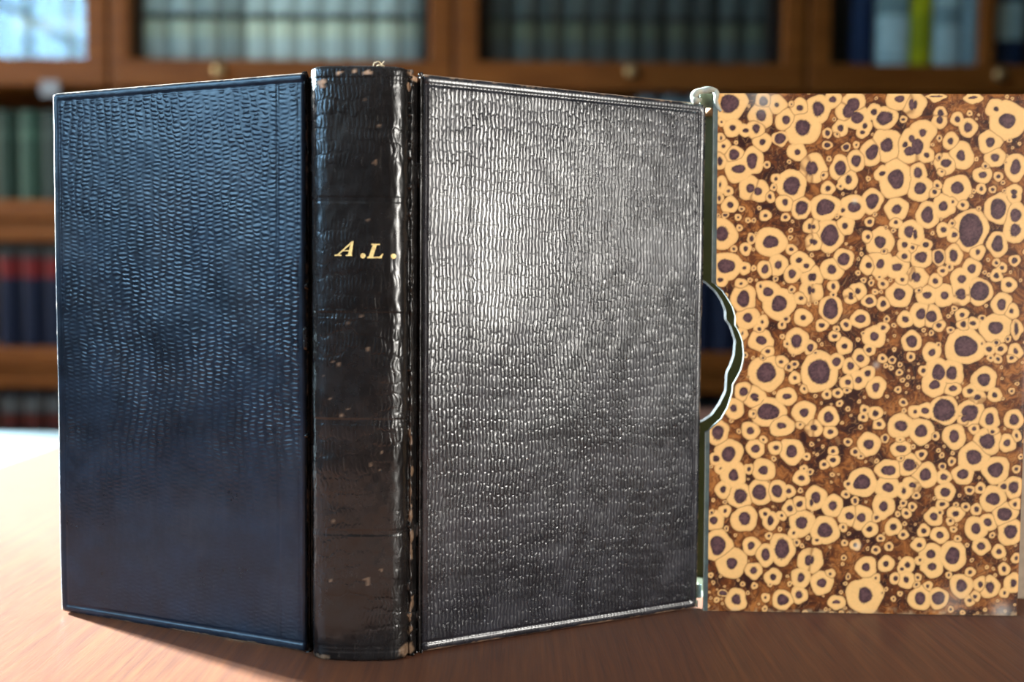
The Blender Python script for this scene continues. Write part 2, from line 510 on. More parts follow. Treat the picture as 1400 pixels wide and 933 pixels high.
# right door: mixed books
mixed = [(0.655, 0.055, (0.02, 0.022, 0.02), 'black book at the left end behind the right glass door'),
         (0.712, 0.050, (0.022, 0.032, 0.075), 'navy blue book beside the white ones behind the right glass door'),
         (0.766, 0.070, (0.60, 0.65, 0.64), 'wide white book left of the yellow one behind the right glass door'),
         (0.838, 0.046, (0.50, 0.40, 0.010), 'yellow book between white ones behind the right glass door'),
         (0.886, 0.058, (0.50, 0.54, 0.53), 'white book right of the yellow one behind the right glass door'),
         (0.946, 0.036, (0.24, 0.28, 0.30), 'pale grey-blue book beside the glazing bar behind the right glass door'),
         (0.986, 0.030, (0.10, 0.12, 0.125), 'thin dark grey book right of the glazing bar at the right edge'),
         (1.018, 0.060, (0.016, 0.026, 0.055), 'navy book with a pale top label at the right edge of the photo')]
for k, (bx, bw, bc_, lb) in enumerate(mixed):
    bands = []
    if k == 7: bands = [(0.07, 0.15, (0.32, 0.36, 0.34))]
    if k == 2: bands = [(0.03, 0.034, (0.2, 0.25, 0.3)), (0.12, 0.16, (0.25, 0.3, 0.3))]
    if k == 4: bands = [(0.10, 0.14, (0.25, 0.3, 0.3))]
    if k == 3: bands = [(0.05, 0.12, (0.36, 0.31, 0.012))]
    shelf_book(bx, bw-0.002, 0.26 - 0.01*(k % 3), ZU, bc_, bands, lb, 'mixed books behind the right glass door')
# first open shelf: dark green books at the far left, pale ones behind the slipcase corner
Z1, Z2, Z3 = T+0.313, T+0.006, T-0.300
greens = [(0.014, 0.028, 0.020), (0.024, 0.050, 0.035), (0.016, 0.026, 0.022), (0.030, 0.040, 0.035), (0.015, 0.026, 0.020)]
x = -1.09
for k, g in enumerate(greens):
    shelf_book(x, 0.046, 0.188, Z1, g, [(0.13, 0.145, tuple(c*1.5 for c in g))],
               'dark green book on the upper open shelf, %s from the left' % ORD[k], 'green books on the upper open shelf', setback=0.035)
    x += 0.049
x = 0.26
for k in range(4):
    shelf_book(x, 0.046, 0.228, Z1, (0.12, 0.15, 0.16), [], 'tall grey-blue book above the torn slipcase corner, %s from the left' % ORD[k],
               'grey-blue books behind the slipcase corner', setback=0.03)
    x += 0.049
# second open shelf: navy books with a red band, some grey tops
x = -1.09
for k in range(5):
    shelf_book(x, 0.046, 0.215, Z2, (0.004, 0.007, 0.020), [(0.145, 0.186, (0.10, 0.008, 0.008)), (0.188, 0.213, (0.03, 0.03, 0.028))],
               'navy book with a red band on the middle open shelf, %s from the left' % ORD[k], 'navy and red set on the middle shelf', setback=0.035)
    x += 0.049
x = 0.33
for k in range(4):
    shelf_book(x, 0.046, 0.21, Z2, (0.010, 0.014, 0.030), [(0.16, 0.185, (0.03, 0.03, 0.04))],
               'blue-black book on the middle shelf seen through the thumb notch, %s from the left' % ORD[k], 'books seen through the thumb notch', setback=0.035)
    x += 0.049
x = -1.09
for k in range(5):
    shelf_book(x, 0.046, 0.215, Z3, (0.010, 0.010, 0.014), [(0.165, 0.20, (0.07, 0.07, 0.07)), (0.135, 0.160, (0.06, 0.012, 0.008))],
               'black book with grey and red labels on the lowest open shelf, %s from the left' % ORD[k], 'black books on the lowest shelf', setback=0.035)
    x += 0.049
x = 0.33
for k in range(5):
    shelf_book(x, 0.046, 0.20, Z3, (0.014, 0.013, 0.013), [],
               'black book on the lowest shelf behind the thumb notch, %s from the left' % ORD[k], 'black books behind the thumb notch', setback=0.035)
    x += 0.049

# ------------------------------------------------------------------ tables
tab = empty('library_table', (0.35, 0.60, 0))
tag(tab, 'dark varnished mahogany table carrying the book and the slipcase', 'table')
tx0, tx1, ty0, ty1 = -0.398-0.35, 0.38, 0.05-0.60, 1.15-0.60
box('table_top', tx0, tx1, ty0, ty1, T-0.03, T, M['table'], tab, 0.004, 3)
bm = bmesh.new()
add_box(bm, tx0+0.06, tx1-0.06, ty0+0.05, ty0+0.072, T-0.12, T-0.03, 0.002)
bm_obj('apron', bm, M['table'], tab)
box('apron', tx0+0.06, tx1-0.06, ty1-0.072, ty1-0.05, T-0.12, T-0.03, M['table'], tab)
box('apron', tx0+0.05, tx0+0.072, ty0+0.08, ty1-0.08, T-0.12, T-0.03, M['table'], tab)
box('apron', tx1-0.072, tx1-0.05, ty0+0.08, ty1-0.08, T-0.12, T-0.03, M['table'], tab)
for lx in (tx0+0.065, tx1-0.065):
    for ly in (ty0+0.065, ty1-0.065):
        bm = bmesh.new()
        add_box(bm, lx-0.03, lx+0.03, ly-0.03, ly+0.03, T-0.16, T-0.03, 0.004)
        lathe(bm, [(0.012, 0.0), (0.018, 0.01), (0.016, 0.06), (0.024, 0.30), (0.028, T-0.20), (0.022, T-0.18), (0.028, T-0.16)], 16, lx, ly)
        bm_obj('leg', bm, M['table'], tab)

st = empty('side_table', (-0.80, 0.86, 0))
tag(st, 'pale blue side table standing beside the mahogany table at the far left', 'table')
M['paleblue'] = plain('pale_blue_laminate', (0.50, 0.62, 0.66), 0.35, 0.06, 8.0)
box('table_top', -0.36, 0.38, -0.28, 0.27, T-0.055, T-0.03, M['paleblue'], st, 0.004)
for lx in (-0.32, 0.33):
    for ly in (-0.24, 0.23):
        box('leg', lx-0.02, lx+0.02, ly-0.02, ly+0.02, 0, T-0.055, M['white_paint'], st)

# ------------------------------------------------------------------ the leather book
BOOK_X, BOOK_Y = -0.056, 0.372
book = empty('leather_book', (BOOK_X, BOOK_Y, T))
tag(book, 'open black leather book standing upright with the gilt initials A.L. on its spine', 'book')
BH_ = 0.2200

L0, L1 = np.array([-0.1927, 0.4158]), np.array([-0.0783, 0.3712])
R0, R1 = np.array([-0.0337, 0.3724]), np.array([0.0828, 0.4277])

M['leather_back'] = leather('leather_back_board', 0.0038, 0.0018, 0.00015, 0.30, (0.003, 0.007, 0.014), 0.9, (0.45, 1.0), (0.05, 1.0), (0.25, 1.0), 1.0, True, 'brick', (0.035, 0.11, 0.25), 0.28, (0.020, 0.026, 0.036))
M['leather_front'] = leather('leather_front_board', 0.00158, 0.0046, 0.00014, 0.26, (0.009, 0.009, 0.012), 0.9, (0.7, 1.0), (0.38, 1.0), (0.50, 1.0), 0.46, False, 'column')
M['leather_spine'] = leather('leather_spine', 0.0016, 0.0060, 0.00010, 0.25, (0.005, 0.0045, 0.0045), 1.0, (0.1, 0.9), spec=0.4)

def board(name, hinge, fore, sgn, mat, lines, seed):
    """cover board: hinge line at local x = 0, outward face on the sgn*y side"""
    d = fore - hinge
    W = float(np.linalg.norm(d)); ang = math.atan2(d[1], d[0])
    nx, nz = int(W/0.00055), int(BH_/0.0006)
    th, e, rc = 0.0030, 0.0011, 0.0022
    # finer columns near the edges
    s = np.linspace(0, 1, nx); t = np.linspace(0, 1, nz)
    S, Tt = np.meshgrid(s, t, indexing='ij')
    X = S*W
    cut = np.where(X > W-rc, rc - np.sqrt(np.maximum(0, rc**2 - (X-(W-rc))**2)), 0.0)
    Z = cut + Tt*(BH_ - 2*cut)
    dt, db, df = BH_ - cut - Z, Z - cut, W - X
    d = np.minimum(np.minimum(dt, db), df)
    Y = np.zeros_like(X)
    q = np.clip(d, 0, e)
    Y -= e - np.sqrt(np.maximum(0, e*e - (e-q)**2))
    # hinge side rolls into the joint
    q = np.clip(X, 0, 0.0016)
    Y -= 0.0009*(1 - np.sqrt(np.maximum(0, 1-(1-q/0.0016)**2)))
    groove = lambda dist, w, dep: -dep*np.exp(-(dist/w)**2)
    bd = 0.0036
    Y += np.where(d < bd, 0.00022*np.sin(np.clip(d/bd, 0, 1)*math.pi), 0)
    Y += groove(d-bd, 0.00035, 0.00042)
    for lx, dep in lines:
        Y += groove(X-lx, 0.00030, dep)*np.where((dt > bd) & (db > bd), 1, 0.35)
    Y += 0.00025*vnoise(X, Z, 0.03, seed) + 0.00006*vnoise(X, Z, 0.006, seed+1)
    # slight ragged edges
    V = np.stack([X, sgn*Y, Z], -1).reshape(-1, 3)
    faces = [grid_faces(nx, nz)]
    # back face and rim
    nv = nx*nz
    rim = [i*nz for i in range(nx)] + [(nx-1)*nz + j for j in range(1, nz)] + [i*nz + nz-1 for i in range(nx-2, -1, -1)] + [j for j in range(nz-2, 0, -1)]
    rb = V[rim].copy(); rb[:, 1] = -sgn*th
    # mid ring bulge
    V2 = np.concatenate([V, rb])
    F = faces[0].tolist()
    m = len(rim)
    for k in range(m):
        a, b = rim[k], rim[(k+1) % m]
        F.append((a, b, nv+(k+1) % m, nv+k))
    F.append(tuple(nv + np.arange(m)))
    o = mesh_obj(name, V2, F, mat, book, True)
    bm = bmesh.new(); bm.from_mesh(o.data)
    bmesh.ops.recalc_face_normals(bm, faces=bm.faces)
    bm.to_mesh(o.data); bm.free()
    # wear: cream rubbing along edges and corners
    wn = vnoise(X, Z, 0.0012, seed+2)*0.6 + vnoise(X, Z, 0.006, seed+3)*0.6
    w = np.clip((0.0007 - d)/0.0006 + wn*0.9 - 0.15, 0, 1)*(d < 0.0014)
    corner = np.sqrt((W-X)**2 + np.minimum(dt, db)**2)
    w = np.maximum(w, np.clip((0.0022-corner)/0.002 + wn*0.6, 0, 1)*(corner < 0.003))
    w = np.concatenate([w.ravel(), np.clip(0.35 + 0.7*vnoise(rb[:, 0]+rb[:, 2], rb[:, 2], 0.002, seed+5), 0, 0.8)])
    at = o.data.attributes.new('wear', 'FLOAT', 'POINT')
    at.data.foreach_set('value', w.astype(np.float32))
    fl = np.clip((bd + 0.0002 - d)/0.0004, 0, 1)*0.85
    fl = np.maximum(fl, np.clip((0.0022 - X)/0.0004, 0, 1)*0.9)
    at = o.data.attributes.new('flattened', 'FLOAT', 'POINT')
    at.data.foreach_set('value', np.concatenate([fl.ravel(), np.ones(len(rb))]).astype(np.float32))
    o.location = (hinge[0]-BOOK_X, hinge[1]-BOOK_Y, 0.0004)
    o.rotation_euler = (0, 0, ang)
    return o
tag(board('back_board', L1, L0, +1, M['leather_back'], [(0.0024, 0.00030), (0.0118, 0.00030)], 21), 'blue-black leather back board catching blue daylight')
tag(board('front_board', R0, R1, -1, M['leather_front'], [(0.0013, 0.0004), (0.0190, 0.00014)], 41), 'grained black leather front board with a bright sheen')

# spine: plan curve from the back joint round to the front joint
plan = np.array([(-0.0786, 0.3730), (-0.0781, 0.3722), (-0.0776, 0.3730), (-0.0771, 0.3748), (-0.0763, 0.3752), (-0.0756, 0.3735), (-0.0751, 0.3700),
                 (-0.0742, 0.3670), (-0.0722, 0.3648), (-0.0690, 0.3636), (-0.0640, 0.3630), (-0.0580, 0.36265), (-0.0520, 0.36265), (-0.0480, 0.3630),
                 (-0.0448, 0.36335), (-0.0424, 0.36415), (-0.0405, 0.36555), (-0.0394, 0.3673), (-0.0388, 0.3690), (-0.0383, 0.3686), (-0.0376, 0.3686), (-0.0370, 0.3698),
                 (-0.0364, 0.3722), (-0.0358, 0.3735), (-0.0352, 0.3722), (-0.0348, 0.3718), (-0.0343, 0.3722), (-0.0339, 0.3738)])
def catmull(P, m):
    out = []
    Q = np.vstack([2*P[0]-P[1], P, 2*P[-1]-P[-2]])
    for i in range(1, len(Q)-2):
        for k in range(m):
            t = k/m
            p0, p1, p2, p3 = Q[i-1], Q[i], Q[i+1], Q[i+2]
            out.append(0.5*((2*p1) + (-p0+p2)*t + (2*p0-5*p1+4*p2-p3)*t*t + (-p0+3*p1-3*p2+p3)*t**3))
    out.append(P[-1])
    return np.array(out)
pc = catmull(plan, 5)
tang = np.gradient(pc, axis=0); tang /= np.linalg.norm(tang, axis=1)[:, None]
nrm = np.stack([tang[:, 1], -tang[:, 0]], 1)          # outward (towards the camera)
SH = 0.2214
nz = 420
zz = np.linspace(0, SH, nz)
PX = np.repeat(pc[:, 0][:, None], nz, 1); PY = np.repeat(pc[:, 1][:, None], nz, 1)
ZZ = np.repeat(zz[None], len(pc), 0)
off = np.zeros_like(PX)
inner = ((pc[:, 0] > -0.0752) & (pc[:, 0] < -0.0385)).astype(float)[:, None]
for zl in (0.2160, 0.1728, 0.1304, 0.0908, 0.0492, 0.0050):
    for dz in (-0.0006, 0.0006):
        off += -0.00022*np.exp(-((ZZ-zl-dz)/0.00025)**2)*inner
e = 0.0016
for dist in (ZZ, SH-ZZ):
    q = np.clip(dist, 0, e)
    off -= e - np.sqrt(np.maximum(0, e*e-(e-q)**2))
off += 0.00022*vnoise(PX, ZZ, 0.012, 61) + 0.00012*vnoise(PX*3, ZZ, 0.004, 62)
right_joint = np.exp(-((pc[:, 0]+0.0376)/0.0016)**2)[:, None]
off += right_joint*0.00035*vnoise(PX*2, ZZ, 0.0022, 63)
# the headcap sags at the joints
sag = np.clip((ZZ - 0.2150)/0.0064, 0, 1)*(1-inner)*0.0016
VX = PX + nrm[:, 0][:, None]*off; VY = PY + nrm[:, 1][:, None]*off
V = np.stack([VX-BOOK_X, VY-BOOK_Y, ZZ-sag], -1).reshape(-1, 3)
n1, n2 = len(pc), nz
spine = mesh_obj('spine', V, grid_faces(n1, n2), M['leather_spine'], book, True)
sm = spine.modifiers.new('thickness', 'SOLIDIFY'); sm.thickness = 0.0014; sm.offset = -1.0
wn = vnoise(PX, ZZ, 0.0011, 71)*0.6 + vnoise(PX, ZZ, 0.004, 72)*0.5
wear = np.zeros_like(PX)
def patch(cx, cz, rx, rz, amp=1.0):
    global wear
    r = np.sqrt(((PX-cx)/rx)**2 + ((ZZ-cz)/rz)**2)
    wear = np.maximum(wear, amp*np.clip((1.15 - r + wn*0.7)*3, 0, 1)*(r < 1.8))
patch(-0.0700, 0.2148, 0.0013, 0.0016); patch(-0.0640, 0.2186, 0.0012, 0.0008); patch(-0.0580, 0.2192, 0.0007, 0.0006)
patch(-0.0530, 0.2186, 0.0016, 0.0007); patch(-0.0375, 0.2196, 0.0018, 0.0014); patch(-0.0388, 0.2150, 0.0005, 0.0012, 0.6)
patch(-0.0392, 0.0032, 0.0022, 0.0022, 0.35); patch(-0.0715, 0.0012, 0.003, 0.0012, 0.35)
for k in range(16):
    patch(-0.0376 + random.uniform(-0.0008, 0.0006), random.uniform(0.004, 0.10), 0.0005, random.uniform(0.001, 0.004), 0.35)
for k in range(26):
    patch(random.uniform(-0.07, -0.045), random.uniform(0.02, 0.21), 0.00045, random.uniform(0.0003, 0.0010), 0.3)
at = spine.data.attributes.new('wear', 'FLOAT', 'POINT')
at.data.foreach_set('value', wear.ravel().astype(np.float32))

# gilt initials on the spine
M['gold'] = plain('gold_leaf', (0.90, 0.60, 0.24), 0.35, 0.3, 900.0, Metallic=0.15)
def spine_y(x):
    return float(np.interp(x, pc[10:-40, 0], pc[10:-40, 1]))
def glyph(name, polys, cx):
    """polys: outlines in the plane of the spine, millimetres; each raised as thin gold leaf"""
    bm = bmesh.new()
    for poly in polys:
        a, b = [], []
        for px, pz in poly:
            X = cx + px/1000; y = spine_y(X)
            a.append(bm.verts.new((X-BOOK_X, y-0.00032-BOOK_Y, pz/1000)))
            b.append(bm.verts.new((X-BOOK_X, y+0.0004-BOOK_Y, pz/1000)))
        bm.faces.new(a)
        for k in range(len(a)):
            bm.faces.new((a[k], a[(k+1) % len(a)], b[(k+1) % len(a)], b[k]))
    bmesh.ops.recalc_face_normals(bm, faces=bm.faces)
    bmesh.ops.triangulate(bm, faces=[f for f in bm.faces if len(f.verts) > 4])
    return bm_obj(name, bm, M['gold'], spine)
def crop_mm(x, y):
    """picture position on the spine face turned into millimetres (x from the glyph origin, height above the table)"""
    return (((400 + x/5.833) - 700)*0.2693, 221.4 - ((260 + y/5.833) - 94.5)*0.2726)
def gl(name, polys, label):
    tag(glyph(name, [[crop_mm(*p) for p in poly] for poly in polys], 0.0), label)
gl('gilt_letter', [[(335, 507), (388, 507), (388, 517), (335, 517)], [(352, 510), (366, 510), (484, 408), (478, 400), (470, 404)],
                   [(466, 412), (486, 400), (471, 510), (440, 510)], [(424, 508), (474, 508), (474, 517), (424, 517)],
                   [(398, 472), (448, 472), (448, 480), (390, 480)]], 'gilt italic letter A')
gl('gilt_letter', [[(628, 420), (696, 420), (694, 430), (626, 430)], [(640, 428), (672, 428), (640, 524), (606, 524)],
                   [(594, 522), (700, 520), (706, 532), (594, 534)], [(688, 522), (716, 496), (722, 498), (708, 532), (700, 532)]], 'gilt italic letter L')
for cx, cy in ((561, 515), (801, 516)):
    gl('gilt_dot', [[(cx + 21*math.cos(2*math.pi*k/14), cy + 20*math.sin(2*math.pi*k/14)) for k in range(14)]], 'gilt full stop')

# pages fanned between the boards, sewn to the back of the spine
bm = bmesh.new()
nL = 26
aL = math.atan2(L0[1]-L1[1], L0[0]-L1[0]); aR = math.atan2(R1[1]-R0[1], R1[0]-R0[0])
for k in range(nL):
    t = k/(nL-1)
    hx = L1[0] + 0.0055 + (R0[0]-L1[0]-0.011)*t; hy = 0.3775
    ang = (aL - 0.06) + ((aR + 0.06) - (aL - 0.06))*t
    c, s = math.cos(ang), math.sin(ang)
    w, hw = 0.112, 0.00055
    nxv, nyv = -s, c
    pts = []
    for m_ in range(7):
        r = w*m_/6
        bend = 0.004*math.sin(math.pi*m_/6)*(1 if k % 2 else -1)*0.3
        pts.append((hx + c*r + nxv*bend, hy + s*r + nyv*bend))
    lo = [[bm.verts.new((px+nxv*sg*hw-BOOK_X, py+nyv*sg*hw-BOOK_Y, z)) for px, py in pts] for z in (0.0045, 0.2160) for sg in (-1, 1)]
    for a, b in ((lo[0], lo[2]), (lo[3], lo[1]), (lo[1], lo[0]), (lo[2], lo[3])):
        for q in range(6):
            bm.faces.new((a[q], a[q+1], b[q+1], b[q]))
    bm.faces.new((lo[0][6], lo[1][6], lo[3][6], lo[2][6]))
bmesh.ops.recalc_face_normals(bm, faces=bm.faces)
bm_obj('text_block', bm, M['pages'], book)
# head band and a few frayed threads
bm = bmesh.new()
for k in range(40):
    x0 = -0.0715 + 0.031*k/40
    add_box(bm, x0-BOOK_X, x0+0.0006-BOOK_X, spine_y(x0)+0.0022-BOOK_Y, spine_y(x0)+0.0045-BOOK_Y, 0.2150, 0.2188)
bm_obj('head_band', bm, plain('head_band_silk', (0.45, 0.33, 0.18), 0.7, 0.2, 300), book)
def tube(bm, pts, r, n=6):
    rings = []
    P = [Vector(p) for p in pts]
    for i, p in enumerate(P):
        d = (P[min(i+1, len(P)-1)] - P[max(i-1, 0)]).normalized()
        a = d.orthogonal().normalized(); b = d.cross(a)
        rr = r[i] if isinstance(r, (list, tuple)) else r
        rings.append([bm.verts.new(p + a*rr*math.cos(2*math.pi*k/n) + b*rr*math.sin(2*math.pi*k/n)) for k in range(n)])
    for q, w in zip(rings, rings[1:]):
        best = min(range(n), key=lambda s: sum((q[k].co - w[(k+s) % n].co).length for k in range(n)))
        for k in range(n):
            bm.faces.new((q[k], q[(k+1) % n], w[(k+1+best) % n], w[(k+best) % n]))
    bm.faces.new(rings[0]); bm.faces.new(rings[-1])
M['thread'] = plain('frayed_thread', (0.70, 0.55, 0.36), 0.7, 0.2, 500)
for pts in ([(-0.0520, 0.0), (-0.0512, 0.0018), (-0.0498, 0.0024), (-0.0486, 0.0014)], [(-0.0508, 0.0), (-0.0500, 0.0009), (-0.0490, 0.0010), (-0.0478, 0.0026)],
            [(-0.0492, -0.0004), (-0.0482, 0.0010), (-0.0474, 0.0004)]):
    bm = bmesh.new()
    tube(bm, [(x-BOOK_X, 0.3655+0.0006*k-BOOK_Y, SH-0.0002+z) for k, (x, z) in enumerate(pts)], 0.00013)
    bmesh.ops.recalc_face_normals(bm, faces=bm.faces)
    bm_obj('frayed_thread', bm, M['thread'], book, True)

# ------------------------------------------------------------------ the marbled slipcase
S0, S1 = np.array([0.0865, 0.4242]), np.array([0.2206, 0.4208])
SW, SHT, SD = 0.1341, 0.2244, 0.046
case = empty('slipcase', (S0[0], S0[1], T), math.atan2(S1[1]-S0[1], S1[0]-S0[0]))
tag(case, 'slipcase covered in brown cell-patterned marbled paper with a thumb notch', 'slipcase')
M['lining'] = plain('slipcase_lining', (0.042, 0.038, 0.011), 0.75, 0.15, 120.0)
M['edging'] = plain('slipcase_edging', (0.24, 0.24, 0.18), 0.7, 0.22, 260.0, 0.0003)
M['notch_edge'] = plain('slipcase_notch_edge', (0.05, 0.048, 0.04), 0.8, 0.2, 260.0)
M['cutedge'] = plain('slipcase_cut_edge', (0.020, 0.013, 0.010), 0.7, 0.2, 260.0)

notch_f = [(0.2, 224.4), (0.6, 180), (1.0, 144.0), (1.3, 142.6), (3.9, 140.6), (6.3, 137.1), (8.7, 133.1), (9.9, 129.0), (9.8, 125.6), (11.7, 122.4), (13.2, 118.3), (13.8, 112.6),
           (13.4, 109.3), (12.7, 106.3), (10.9, 102.5), (9.3, 99.7), (9.1, 96.1), (7.2, 89.6), (4.6, 84.9), (1.9, 82.3), (-0.6, 80.1), (-0.5, 70), (0.0, 0.0)]
notch_b = [(0.0, 224.4), (0.5, 146.0), (3.9, 144.2), (8.5, 140.1), (11.6, 135.6), (13.5, 130.8), (13.7, 126.7), (16.0, 123.6), (18.4, 116.6), (18.0, 109.7), (16.4, 104.8),
           (14.7, 101.1), (14.4, 92.5), (11.6, 86.4), (7.9, 80.9), (3.8, 78.1), (0.5, 77.0), (0.0, 0.0)]
def left_fn(pts):
    a = np.array(sorted(pts, key=lambda p: p[1]))
    return lambda z: np.interp(z, a[:, 1]/1000, a[:, 0]/1000)
LF, LB = left_fn(notch_f), left_fn(notch_b)

def panel(name, lf, y0, y1, mats, extra=0.0):
    """board with a shaped left edge; face materials: 0 outer faces, 1 inner lining, 2 shaped edge"""
    zs = np.linspace(0, SHT, 260)
    V, F, FM = [], [], []
    for z in zs:
        x = float(lf(z)) - (extra if (z < 0.0795 or z > 0.1435) else extra*0.06)
        V += [(x, y0, z), (SW, y0, z), (SW, y1, z), (x, y1, z)]
    for k in range(len(zs)-1):
        a, b = 4*k, 4*k+4
        F += [(a, a+1, b+1, b), (a+1, a+2, b+2, b+1), (a+2, a+3, b+3, b+2), (a+3, a, b, b+3)]
        FM += [0, 0, 1, 2]
    F += [(3, 2, 1, 0), (4*len(zs)-4, 4*len(zs)-3, 4*len(zs)-2, 4*len(zs)-1)]
    FM += [0, 0]
    return mesh_obj(name, V, F, mats, case, False, FM)
panel('front_panel', LF, 0.0010, 0.0027, [M['edging'], M['lining'], M['notch_edge']], 0.0017)
panel('back_panel', LB, SD, SD-0.0025, [M['cutedge'], M['lining'], M['cutedge']], 0.0)
M['marble_far'] = plain('marbled_paper_sides', (0.30, 0.15, 0.07), 0.4, 0.6, 260.0)
box('top_panel', 0.001, SW, 0.0025, SD-0.0025, SHT-0.0025, SHT, [M['marble_far']][0], case, 0.0003)
box('bottom_panel', 0.001, SW, 0.0025, SD-0.0025, 0.0, 0.0025, M['lining'], case, 0.0003)
box('spine_panel', SW-0.0025, SW, 0.0025, SD-0.0025, 0.0025, SHT-0.0025, M['marble_far'], case, 0.0003)

